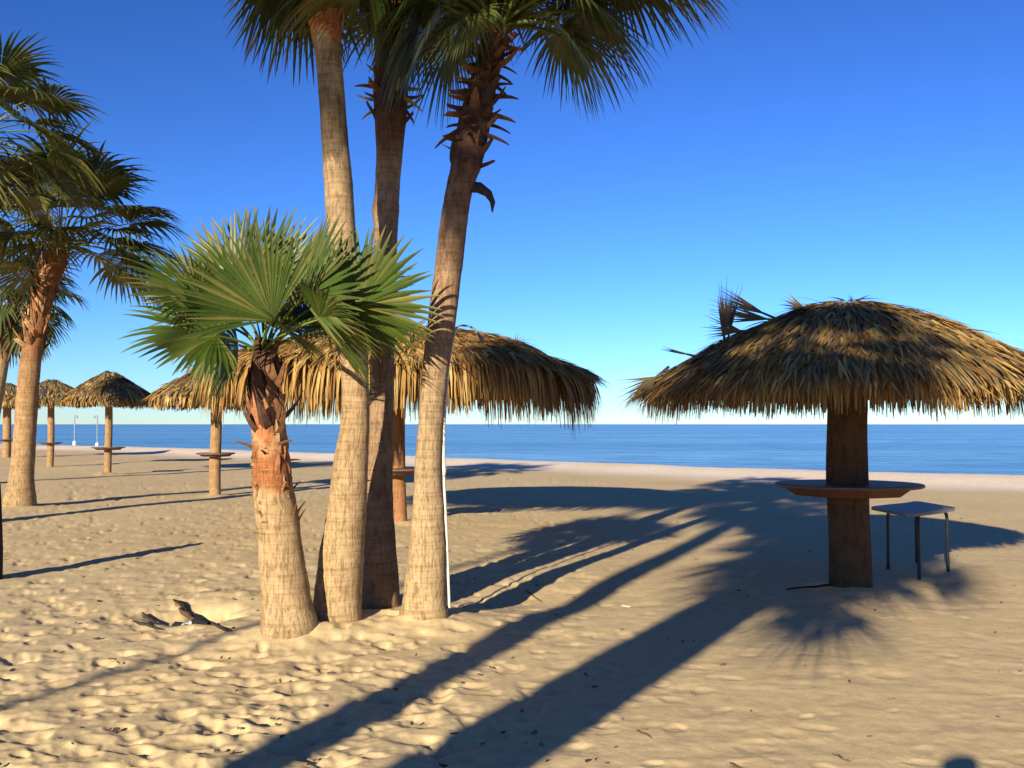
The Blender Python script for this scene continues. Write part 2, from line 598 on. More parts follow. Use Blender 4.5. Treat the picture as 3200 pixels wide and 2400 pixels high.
# leaf bases left on a trunk: a few shapes, shared by all
def stub_mesh(kind, rng):
    b = MB()
    if kind == 0:      # short, cut square
        L, w, up = 0.15, 0.036, 0.035
    elif kind == 1:    # curling up
        L, w, up = 0.19, 0.030, 0.10
    elif kind == 2:    # drooping
        L, w, up = 0.20, 0.028, -0.06
    else:              # broad boot lying against the trunk
        L, w, up = 0.10, 0.050, 0.16
    n = 6; vs_ = []; fs_ = []
    for i in range(n):
        t = i / (n - 1)
        x = L * t - 0.02
        z = up * t ** 1.7
        ww = w * (1.35 - 0.75 * t if kind != 0 else 1.3 - 0.5 * t)
        if i == n - 1 and kind in (1, 2):
            ww *= 0.35
        th = 0.013 * (1.4 - t)
        vs_ += [(x, -ww, z + 0.35 * ww), (x, 0, z + th), (x, ww, z + 0.35 * ww), (x, 0, z - th)]
    for i in range(n - 1):
        for k in range(4):
            k2 = (k + 1) % 4
            fs_.append((i * 4 + k, (i + 1) * 4 + k, (i + 1) * 4 + k2, i * 4 + k2))
    fs_.append((0, 1, 2, 3)); fs_.append(((n - 1) * 4 + 3, (n - 1) * 4 + 2, (n - 1) * 4 + 1, (n - 1) * 4))
    return b, vs_, fs_
_rs = random.Random(5)
STUBS = {}
def get_stub(kind, tone):
    key = (kind, tone)
    if key not in STUBS:
        b, v, f = stub_mesh(kind, _rs)
        cols = {'dark': (0.085, 0.042, 0.025), 'rust': (0.30, 0.125, 0.05), 'pale': (0.40, 0.27, 0.14), 'brown': (0.19, 0.09, 0.042)}
        c = np.array(cols[tone])
        tn = [tuple(c * (0.75 + 0.5 * (i / len(v)))) for i in range(len(v))]
        STUBS[key] = mesh('leaf_stub', v, f, M_BOOT, False, tn)
    return STUBS[key]

def trunk(parent, path, tint_at, sides=30, per=14, wob=0.03, seed=0, ringamp=0.012):
    """path: rows of (x, y, z, radius) in the thing's own space"""
    rows = catmull(path, per)
    vs_ = []; tn = []; fs_ = []
    n = sides
    rj = [random.Random(seed * 1000 + i).uniform(-1, 1) for i in range(len(rows))]
    for i, r in enumerate(rows):
        for k in range(n):
            q = 2 * math.pi * k / n
            nz = vn1(math.cos(q) * 2 + seed * 7 + r[2] * 0.4, math.sin(q) * 2 + r[2] * 2.2, seed)
            nz2 = vn1(q * 1.2 + seed, r[2] * 14.0, seed + 1)
            rad = r[3] * (1 + wob * 2 * nz + wob * 1.2 * nz2 + ringamp * rj[i])
            vs_.append((r[0] + math.cos(q) * rad, r[1] + math.sin(q) * rad, r[2]))
            tn.append(tuple(tint_at(r[2], nz)))
    for i in range(len(rows) - 1):
        for k in range(n):
            k2 = (k + 1) % n
            fs_.append((i * n + k, i * n + k2, (i + 1) * n + k2, (i + 1) * n + k))
    fs_.append(tuple((len(rows) - 1) * n + k for k in range(n)))
    o = link('trunk', mesh('trunk', vs_, fs_, M_BARK, True, tn), parent)
    return o, rows

def stubs_on(tr, rows, rng, z0, z1, count, kinds, tones, scale=(0.8, 1.2), pitch=(-10, 40), bury=0.0):
    zz = [r[2] for r in rows]
    for i in range(count):
        z = z0 + (z1 - z0) * ((i + rng.random()) / count)
        j = min(range(len(zz)), key=lambda k: abs(zz[k] - z))
        r = rows[j]
        q = i * 2.39996 + rng.uniform(-0.35, 0.35)
        o = link('leaf_stub', get_stub(rng.choice(kinds), rng.choice(tones)), tr)
        rad = r[3] * 0.97 - bury
        o.location = (r[0] + math.cos(q) * rad, r[1] + math.sin(q) * rad, z)
        sc = rng.uniform(*scale)
        o.scale = (sc, sc * rng.uniform(0.8, 1.2), sc)
        o.rotation_euler = (rng.uniform(-0.3, 0.3), -R_(rng.uniform(*pitch)), q + rng.uniform(-0.35, 0.35))

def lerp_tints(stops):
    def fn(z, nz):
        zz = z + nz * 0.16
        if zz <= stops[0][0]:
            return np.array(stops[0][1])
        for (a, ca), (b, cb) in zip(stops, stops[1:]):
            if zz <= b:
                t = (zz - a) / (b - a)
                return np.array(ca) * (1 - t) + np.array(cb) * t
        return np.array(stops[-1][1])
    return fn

TAN = (0.40, 0.285, 0.155)
GREY = (0.34, 0.24, 0.14)
RUST = (0.33, 0.135, 0.055)
BROWN = (0.20, 0.10, 0.05)
DARKB = (0.10, 0.055, 0.035)

K = 3200.0 / 2212.0
def zp(y, depth):
    return at(1600, y * K, depth).z
def px_path(rows, depth, base_xy):
    """rows of (centre x, y, width) in the 2212-wide preview of the photograph -> local path"""
    out = []
    for cx, y, wd in rows:
        dd = depth(y) if callable(depth) else depth
        p = at(cx * K, y * K, dd)
        out.append((p.x - base_xy[0], p.y - base_xy[1], p.z - base_xy[2], wd * K / F * dd / 2))
    return out

def palm_from_pixels(label, rows, depth, tints, seed, group=None):
    p = at(rows[0][0] * K, rows[0][1] * K, depth(rows[0][1]) if callable(depth) else depth)
    bz = gh(p.x, p.y)
    t = thing('palm_tree', label, 'palm tree', (p.x, p.y, bz), group)
    path = px_path(rows, depth, (p.x, p.y, bz))
    b = path[0]
    path = [(b[0], b[1], -0.18, b[3] * 1.08), (b[0], b[1], max(b[2], 0.02), b[3] * 1.04)] + [r for r in path[1:]]
    tr, rws = trunk(t, path, lerp_tints(tints), seed=seed)
    return t, tr, rws, path

def crown(t, hub, rng, count, Lp=(0.7, 1.0), Rb=(0.75, 0.95), el=(-35, 80), nseg=34, green=GREEN, tip=(0.5, 1.0), bend=(25, 55), skip=None, arc=(95, 120), dry_low=0.25, jit=14):
    for i in range(count):
        f = (i + 0.5) / count
        e = el[1] + (el[0] - el[1]) * f ** 0.85 + rng.uniform(-7, 7)
        az = (i * 137.508 + rng.uniform(-jit, jit)) % 360
        if skip and skip(az, e):
            continue
        lp = rng.uniform(*Lp) * (0.75 + 0.25 * min(1, f * 3))
        d = dry_low * max(0, f - 0.7) / 0.3
        b = Vector(hub) + Vector((0.05 * math.cos(R_(az)), 0.05 * math.sin(R_(az)), 0.15 * (0.5 - f)))
        add_frond(t, rng, b, az, e, lp, rng.uniform(*Rb), rng.uniform(*arc), rng.uniform(*bend), rng.uniform(*tip), nseg,
                  rng.uniform(-22, 22), rng.uniform(0.1, 0.35), green, d)

# ---- the young palm in front
rng = random.Random(11)
rows0 = [(624, 1385, 114), (619, 1300, 106), (608, 1200, 96), (596, 1100, 92), (589, 1050, 86), (582, 950, 74), (577, 880, 72), (572, 800, 56), (570, 770, 46)]
y0, tr0, rws0, path0 = palm_from_pixels('young palm with a full low green crown and rust-red fibre below it', rows0, 7.45,
    [(0.0, TAN), (zp(1100, 7.45), (0.38, 0.26, 0.135)), (zp(1080, 7.45), RUST), (zp(1020, 7.45), (0.34, 0.13, 0.05)), (zp(985, 7.45), (0.48, 0.27, 0.13)), (zp(960, 7.45), (0.42, 0.16, 0.06)), (zp(905, 7.45), (0.36, 0.17, 0.08)), (zp(870, 7.45), BROWN), (zp(800, 7.45), DARKB)], 3)
zt = path0[-1][2]
stubs_on(tr0, rws0, rng, zt - 0.62, zt - 0.02, 74, [1, 3, 3], ['dark', 'dark', 'brown'], (0.8, 1.25), (25, 65))
stubs_on(tr0, rws0, rng, zt - 0.95, zt - 0.60, 44, [3, 3, 1], ['rust', 'brown', 'pale', 'rust'], (0.6, 1.0), (50, 95))
stubs_on(tr0, rws0, rng, zt - 1.22, zt - 0.98, 34, [3, 2], ['rust', 'brown', 'rust'], (0.35, 0.6), (60, 120))
stubs_on(tr0, rws0, rng, zt - 0.78, zt - 0.62, 7, [1, 2], ['brown', 'dark'], (0.5, 0.8), (10, 50))
hub0 = Vector((path0[-1][0], path0[-1][1], zt))
YG = (0.060, 0.102, 0.013)
# hand-placed fans: pixel where the stalk meets the blade, depth offset, blade direction in the picture, tilt towards the camera, radius
yb = Vector(y0.location)
for x, y, dy, dx, dz, tilt, rb, arc, tipd in [
    (468, 726, -0.32, -1.0, 0.16, 0.30, 0.66, 120, 0.22),    # big fan on the left
    (436, 645, -0.05, -0.85, 0.55, 0.9, 0.62, 95, 0.16),   # upper left
    (590, 692, -0.42, -0.55, 0.85, -0.05, 0.72, 66, 0.10),   # large one in front
    (652, 645, -0.16, 0.50, 0.85, -0.55, 0.70, 100, 0.06),   # dark one right of the middle
    (775, 662, -0.12, 1.0, 0.20, -0.35, 0.66, 112, 0.12),     # far right
    (720, 640, 0.25, 0.80, 0.60, -0.2, 0.66, 110, 0.08),
    (560, 635, 0.35, 0.05, 1.0, -0.2, 0.80, 105, 0.05),      # upright behind
    (505, 645, 0.30, -0.55, 0.80, -0.2, 0.78, 105, 0.06),
    (615, 650, 0.20, 0.25, 1.0, 0.15, 0.66, 95, 0.05),
    (540, 690, -0.10, -0.25, 1.0, 0.5, 0.62, 90, 0.05),
    (690, 690, -0.25, 0.75, -0.15, 0.5, 0.52, 105, 0.35),    # small ones hanging at the right
    (700, 715, 0.05, 0.55, -0.60, 0.3, 0.56, 95, 0.5),
    (515, 745, 0.00, -0.55, -0.50, 0.4, 0.50, 100, 0.4),
    (480, 700, 0.30, -0.9, -0.1, -0.2, 0.62, 110, 0.3),
    (655, 705, 0.35, 0.8, 0.1, -0.2, 0.62, 110, 0.25),
    (575, 700, 0.45, 0.1, 0.3, -0.6, 0.6, 110, 0.3),
    (620, 720, -0.35, 0.35, -0.2, 0.8, 0.40, 90, 0.4),
]:
    e = at(x * K, y * K, 7.45 + dy) - yb
    md = Vector((dx, -0.35 if dy < 0 else 0.35, dz)).normalized()
    nd = Vector((-0.15 * dx, -1.0, tilt + 0.35)) if dx < 0.3 else Vector((0.75, 0.30, 0.75 + tilt))
    nd = nd + Vector((rng.uniform(-.25, .25), rng.uniform(-.2, .2), rng.uniform(-.25, .25)))
    add_frond(y0, rng, hub0 + Vector((dx * 0.03, 0.02 * (1 if dy > 0 else -1), -0.04)), 0, 0, 0.5, rb, arc, 0, tipd, 34, 0,
              rng.uniform(0.05, 0.35), YG, 0.0, None, 0.62, 0.014, end=e, mdir=md, ndir=nd)
for az, el in ((60, 84), (200, 80), (310, 86)):
    add_frond(y0, rng, hub0, az, el, 0.28, 0.5, 18, 4, 0.02, 12, 0, 0.3, YG, 0.0, 84, 0.7, 0.010)

# ---- tall palm, left of the clump
rows1 = [(725, 1362, 108), (729, 1300, 104), (737, 1200, 96), (749, 1100, 83), (758, 1000, 74), (767, 900, 62), (766, 800, 60), (757, 700, 62), (747, 600, 63), (738, 500, 63), (731, 400, 62), (723, 300, 58), (716, 200, 57), (708, 110, 60), (702, 40, 74), (697, -60, 80), (692, -170, 74)]
p1, tr1, rws1, path1 = palm_from_pixels('tall palm with a sunlit tan trunk and an orange peeled band near the top', rows1, 7.8,
    [(0.0, TAN), (2.0, (0.36, 0.245, 0.13)), (zp(500, 7.8), (0.34, 0.235, 0.135)), (zp(380, 7.8), (0.34, 0.235, 0.135)), (zp(365, 7.8), (0.14, 0.10, 0.06)), (zp(270, 7.8), (0.17, 0.12, 0.065)), (zp(235, 7.8), (0.40, 0.285, 0.15)), (zp(130, 7.8), (0.41, 0.285, 0.14)), (zp(112, 7.8), (0.46, 0.16, 0.05)), (zp(60, 7.8), (0.42, 0.20, 0.10)), (zp(-60, 7.8), BROWN)], 8)  # dark band: a crown's shadow painted into the bark, with sunlight painted above
rng = random.Random(21)
zt = path1[-1][2]
stubs_on(tr1, rws1, rng, zp(95, 7.8), zt, 60, [3, 3, 0], ['rust', 'brown', 'pale', 'rust'], (0.8, 1.3), (40, 75))
hub1 = Vector((path1[-1][0], path1[-1][1], zt))
add_frond(p1, rng, hub1, 192, -15, 0.42, 0.88, 118, 75, 0.5, 42, 12, 0.1, YG, 0.0, -58)
add_frond(p1, rng, hub1, 165, -25, 0.42, 0.88, 112, 60, 0.6, 38, 0, 0.1, GREEN, 0.0, -66)
add_frond(p1, rng, hub1, 20, -20, 0.50, 0.85, 110, 50, 0.7, 38, 0, 0.1, GREEN, 0.0, -75)
add_frond(p1, rng, hub1, 120, -5, 0.55, 0.90, 112, 60, 0.6, 38, 0, 0.1, GREEN, 0.0, -60)
for az, el in ((178, 24), (200, 30), (160, 18), (215, 22)):
    add_frond(p1, rng, hub1, az, el, 0.85, 0.92, 110, 20, 0.25, 36, 0, 0.1, GREEN, 0.0, -8)
crown(p1, hub1, rng, 32, (0.75, 1.0), (0.8, 0.95), (5, 82), 32, bend=(25, 45), skip=lambda a, e: e < 42 and 130 < a < 260)

# ---- the shaded palm behind it
rows2 = [(820, 1320, 84), (819, 1200, 74), (818, 1100, 64), (820, 1000, 56), (823, 900, 54), (825, 800, 52), (827, 700, 51), (831, 600, 49), (834, 500, 52), (833, 452, 60), (836, 420, 54), (841, 330, 58), (843, 250, 70), (845, 180, 76), (849, 90, 74), (853, 0, 72), (857, -120, 70), (860, -240, 64)]
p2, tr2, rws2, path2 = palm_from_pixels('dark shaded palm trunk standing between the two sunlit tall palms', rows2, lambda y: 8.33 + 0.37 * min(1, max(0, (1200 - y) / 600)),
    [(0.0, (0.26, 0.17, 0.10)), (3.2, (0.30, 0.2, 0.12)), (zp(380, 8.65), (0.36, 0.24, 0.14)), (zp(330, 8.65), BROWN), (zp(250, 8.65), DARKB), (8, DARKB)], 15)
rng = random.Random(31)
zt = path2[-1][2]
stubs_on(tr2, rws2, rng, zp(290, 8.65), zt - 0.1, 110, [1, 3, 3, 0], ['dark', 'brown', 'dark'], (0.6, 1.1), (20, 75))
stubs_on(tr2, rws2, rng, zp(255, 8.65), zp(205, 8.65), 16, [2, 1, 0], ['pale', 'brown', 'dark'], (0.8, 1.2), (-20, 20))
hub2 = Vector((path2[-1][0], path2[-1][1], zt))
crown(p2, hub2, rng, 34, (0.75, 1.05), (0.85, 1.0), (-30, 82), 32, skip=lambda a, e: e < 10 and 120 < a < 250)

# ---- the leaning palm on the right of the clump
rows3 = [(915, 1355, 102), (917, 1300, 97), (922, 1200, 84), (925, 1100, 70), (926, 1000, 59), (932, 900, 55), (941, 800, 57), (954, 700, 61), (966, 600, 59), (978, 500, 60), (992, 410, 60), (1006, 360, 68), (1018, 300, 72), (1030, 240, 70), (1042, 190, 62), (1055, 140, 60), (1066, 95, 56), (1074, 60, 46)]
p3, tr3, rws3, path3 = palm_from_pixels('leaning palm with dark spiky leaf stubs below its crown, white pipe beside it', rows3, 7.95,
    [(0.0, TAN), (1.6, (0.36, 0.26, 0.15)), (2.4, (0.30, 0.19, 0.11)), (3.2, (0.24, 0.14, 0.08)), (zp(415, 7.95), (0.18, 0.10, 0.06)), (zp(392, 7.95), DARKB), (zp(150, 7.95), DARKB), (zp(110, 7.95), BROWN)], 22)
rng = random.Random(41)
zt = path3[-1][2]
stubs_on(tr3, rws3, rng, zp(330, 7.95), zp(130, 7.95), 64, [0, 2, 1, 0], ['dark', 'dark', 'dark', 'brown'], (0.7, 1.25), (-25, 25))
stubs_on(tr3, rws3, rng, zp(400, 7.95), zp(330, 7.95), 16, [0, 2, 3], ['dark'], (0.6, 1.0), (-60, 60))
stubs_on(tr3, rws3, rng, zp(140, 7.95), zt, 36, [3, 3, 1], ['brown', 'pale', 'rust'], (0.6, 1.0), (50, 85))
# the peeled strip curling away from the trunk
cz = at(1025 * K, 405 * K, 7.95)
b = MB()
L0 = Vector(p3.location)
cpts = [at(x * K, y * K, 7.93) - L0 for x, y in ((1005, 402), (1035, 405), (1055, 418), (1064, 436), (1063, 458))]
cv = []; cf = []
for i, (pp, ww) in enumerate(zip(cpts, (0.05, 0.048, 0.035, 0.022, 0.004))):
    d = (cpts[min(i + 1, 4)] - cpts[max(i - 1, 0)]).normalized()
    nn = Vector((-d.z, 0, d.x))
    for dy in (-0.012, 0.012):
        cv += [pp + nn * ww + Vector((0, dy + 0.03, 0)), pp - nn * ww + Vector((0, dy - 0.02, 0))]
for i in range(4):
    a0 = i * 4; a1 = a0 + 4
    cf += [(a0, a0 + 1, a1 + 1, a1), (a0 + 3, a0 + 2, a1 + 2, a1 + 3), (a0 + 1, a0 + 3, a1 + 3, a1 + 1), (a0 + 2, a0, a1, a1 + 2)]
cf += [(0, 2, 3, 1), (16, 17, 19, 18)]
b.add(cv, cf, (0.07, 0.045, 0.035))
o = b.build('peeling_bark', M_BOOT, tr3)
hub3 = Vector((path3[-1][0], path3[-1][1], zt))
# long fronds to the right
for az, el, lp, rb, bend, be, roll, tipd in [
    (352, 46, 1.25, 1.0, 50, -20, 5, 0.55), (14, 50, 1.2, 1.0, 45, -12, -8, 0.6), (335, 52, 1.0, 0.95, 45, -5, 10, 0.6),
    (5, 26, 0.75, 0.85, 35, -28, 0, 0.7), (330, 30, 0.65, 0.85, 35, -30, 0, 0.7), (40, 28, 0.8, 0.9, 35, -25, 0, 0.7),
    (20, 14, 0.55, 0.75, 35, -45, 0, 0.7), (345, 10, 0.5, 0.7, 35, -48, 0, 0.7),
    (188, 30, 0.45, 0.80, 40, -55, 0, 0.7), (205, 45, 0.55, 0.85, 40, -35, 10, 0.6), (165, 40, 0.6, 0.85, 40, -45, 0, 0.7), (150, 10, 0.45, 0.75, 30, -62, 0, 0.7), (235, 10, 0.35, 0.6, 30, -65, 0, 0.7),
    (178, 20, 0.65, 0.8, 40, -60, 0, 0.8), (0, 66, 1.0, 1.0, 30, 14, 0, 0.5), (25, 60, 1.15, 1.0, 35, 5, 0, 0.6), (345, 62, 1.25, 1.0, 35, 8, 0, 0.6),
    (10, 58, 1.45, 1.05, 48, -8, 6, 0.6), (355, 40, 1.0, 0.95, 40, -14, -6, 0.6), (320, 60, 1.0, 0.95, 35, 5, 0, 0.6),
]:
    add_frond(p3, rng, hub3, az + rng.uniform(-4, 4), el, lp, rb, rng.uniform(105, 120), bend, tipd, 42, roll, 0.12, GREEN, 0.04, be, 0.42, 0.022)
crown(p3, hub3, rng, 26, (0.8, 1.1), (0.85, 1.0), (30, 82), 32, bend=(25, 45), tip=(0.5, 0.9))

# ---- palms on the left, farther away
rng = random.Random(51)
rowsL = [(42, 1098, 66), (46, 1040, 52), (49, 1000, 48), (56, 900, 45), (64, 800, 44), (78, 710, 42), (92, 650, 44), (110, 595, 44), (124, 550, 46), (132, 525, 40)]
pl, trl, rwl, pathl = palm_from_pixels('tall palm at the left with criss-cross leaf bases, white shower pipe at its foot', rowsL, 19.3,
    [(0.0, (0.34, 0.24, 0.13)), (2.0, (0.35, 0.22, 0.11)), (2.6, (0.30, 0.18, 0.09)), (3.1, (0.26, 0.12, 0.055)), (6, BROWN)], 27, 'palms along the left side')
zt = pathl[-1][2]
stubs_on(trl, rwl, rng, 2.9, zt, 170, [3, 1, 0], ['rust', 'brown', 'pale', 'dark', 'rust'], (1.2, 1.9), (20, 65), 0.02)
hubl = Vector((pathl[-1][0], pathl[-1][1], zt))
LG = (0.085, 0.115, 0.025)
crown(pl, hubl, rng, 38, (1.15, 1.6), (1.1, 1.3), (2, 82), 28, LG, (0.3, 0.6), (18, 38))
for az, el in ((10, 0), (340, 15), (30, -12)):
    add_frond(pl, rng, hubl, az, el, 1.3, 1.25, 112, 35, 0.6, 28, 0, 0.15, LG, 0, -25)

def free_palm(label, base, top, r0, r1, seed, crown_kw, tints, stub=40, group=None, mid=None):
    rng = random.Random(seed)
    bz = gh(base[0], base[1])
    t = thing('palm_tree', label, 'palm tree', (base[0], base[1], bz), group)
    H = top[2] - bz
    dx, dy = top[0] - base[0], top[1] - base[1]
    path = [(0, 0, -0.2, r0 * 1.15)]
    for f in (0.0, 0.08, 0.25, 0.5, 0.75, 0.9, 1.0):
        e = f ** 1.5
        path.append((dx * e, dy * e, max(0.01, H * f), r0 * (1.1 - 0.1 * min(1, f * 10)) * (1 - f) + r1 * f))
    tr, rw = trunk(t, path, lerp_tints([(a * H, c) for a, c in tints]), 24, 8, 0.03, seed)
    stubs_on(tr, rw, rng, H * 0.78, H, stub, [3, 1, 0], ['dark', 'brown', 'rust'], (0.9, 1.5), (20, 75))
    crown(t, (dx, dy, H), rng, **crown_kw)
    return t

TT = [(0, TAN), (0.6, GREY), (0.75, BROWN), (1.0, DARKB)]
lb = on_ground(-120, 1640); lt = at(-75, 430, 16.0)
free_palm('palm crown cut by the left edge, the highest on that side', (lb.x, lb.y), lt, 0.22, 0.17, 61,
          dict(count=34, Lp=(0.9, 1.3), Rb=(0.95, 1.15), el=(-25, 82), nseg=28, green=LG, tip=(0.3, 0.6), bend=(18, 40)), TT, 40, 'palms along the left side')
lb = on_ground(-48, 1512); lt = at(45, 925, 26.9)
free_palm('lower dark palm behind the tall left palm, at the left edge', (lb.x, lb.y), (lt.x, lb.y, lt.z), 0.22, 0.18, 62,
          dict(count=36, Lp=(0.8, 1.1), Rb=(0.9, 1.1), el=(-45, 82), nseg=22, green=(0.05, 0.085, 0.025)), TT, 40, 'palms along the left side')

# ---- palms behind the photographer, whose shadows cross the sand
def line_x(x0, y0_, y):
    return x0 + (y - y0_) * math.tan(R_(SUN_AZ))
BG = 'palms behind the viewpoint'
yq = -3.0
free_palm('tallest palm behind the viewpoint, casting the narrow trunk shadow', (line_x(0.304, 8.37, yq), yq), (line_x(0.304, 8.37, yq), yq, 7.9), 0.18, 0.16, 71,
          dict(count=34, Lp=(0.7, 0.95), Rb=(0.8, 0.95), el=(-40, 82), nseg=24), TT, 20, BG)
free_palm('middle palm behind the viewpoint, left trunk of the broad shadow', (line_x(-0.88, 4.72, yq), yq), (line_x(-0.88, 4.72, yq) + 1.65, yq, 5.95), 0.19, 0.17, 72,
          dict(count=52, Lp=(0.7, 0.95), Rb=(0.85, 1.0), el=(-55, 82), nseg=24), TT, 20, BG)
q3 = free_palm('lowest palm behind the viewpoint, right trunk of the broad shadow', (line_x(-0.58, 4.72, -2.4), -2.4), (line_x(-0.58, 4.72, -2.4) + 1.3, -2.4, 4.7), 0.19, 0.17, 73,
          dict(count=30, Lp=(0.6, 0.85), Rb=(0.8, 0.95), el=(-8, 82), nseg=24, tip=(0.2, 0.5)), TT, 20, BG)

yq = -12.0
free_palm('very tall thin palm far behind the viewpoint, its faint shadow crossing the left sand', (line_x(-2.89, 5.68, yq), yq), (line_x(-2.89, 5.68, yq), yq, 11.6), 0.065, 0.06, 74,
          dict(count=30, Lp=(0.4, 0.6), Rb=(0.75, 0.9), el=(-40, 82), nseg=22), TT, 10, BG)
rng = random.Random(79)
rt = Vector((math.cos(R_(SUN_AZ)), -math.sin(R_(SUN_AZ)), 0))
q3h = Vector((1.3, 0, 4.7))
for a, dz, md, rb in ((0.30, -0.80, (0.12, -1.0), 0.95), (-0.2, -0.35, (-0.35, -0.9), 0.75), (1.1, -0.15, (0.97, -0.22), 0.8)):
    add_frond(q3, rng, q3h, 0, 0, 1, rb, 62, 0, 0.1, 22, 0, 0.1, GREEN, 0, None, 0.45, 0.016, end=q3h + rt * a + Vector((0, 0, dz)), mdir=rt * md[0] + Vector((0, 0, md[1])), ndir=-SDIR)

# ------------------------------------------------------------------ palapas
def strip(rng, p, out, down, length, width, curl, tint, blunt=0.15, face=None):
    """a dry leaf strip starting at p, running along 'out' and curling towards 'down'"""
    out = Vector(out); n = 4
    side = out.cross(Vector((0, 0, 1)))
    if side.length < 0.05:
        side = Vector((1, 0, 0))
    if face is not None:
        side = Vector(face)
    side.normalize()
    tw = rng.uniform(-0.5, 0.5)
    vs_ = []; P = Vector(p); d = out.normalized()
    up = side.cross(d).normalized()
    sd = (side * math.cos(tw) + up * math.sin(tw))
    for i in range(n + 1):
        t = i / n
        wv = width * (0.55 + 0.45 * math.sin(math.pi * min(1, t * 1.25 + 0.15))) * (1 if t < 0.6 else (1 - t) / 0.4 * (1 - blunt) + blunt)
        vs_ += [P - sd * wv / 2, P + sd * wv / 2]
        d = (d + Vector(down) * (curl / n)).normalized()
        P = P + d * (length / n)
    fs_ = [(2 * i, 2 * i + 1, 2 * i + 3, 2 * i + 2) for i in range(n)]
    return vs_, fs_, tint

GOLD = [(0.40, 0.235, 0.07), (0.35, 0.19, 0.055), (0.45, 0.285, 0.10), (0.27, 0.135, 0.04), (0.19, 0.10, 0.035), (0.48, 0.33, 0.14)]
OLD = [(0.24, 0.18, 0.095), (0.19, 0.14, 0.075), (0.29, 0.215, 0.11), (0.15, 0.105, 0.055), (0.22, 0.14, 0.065)]

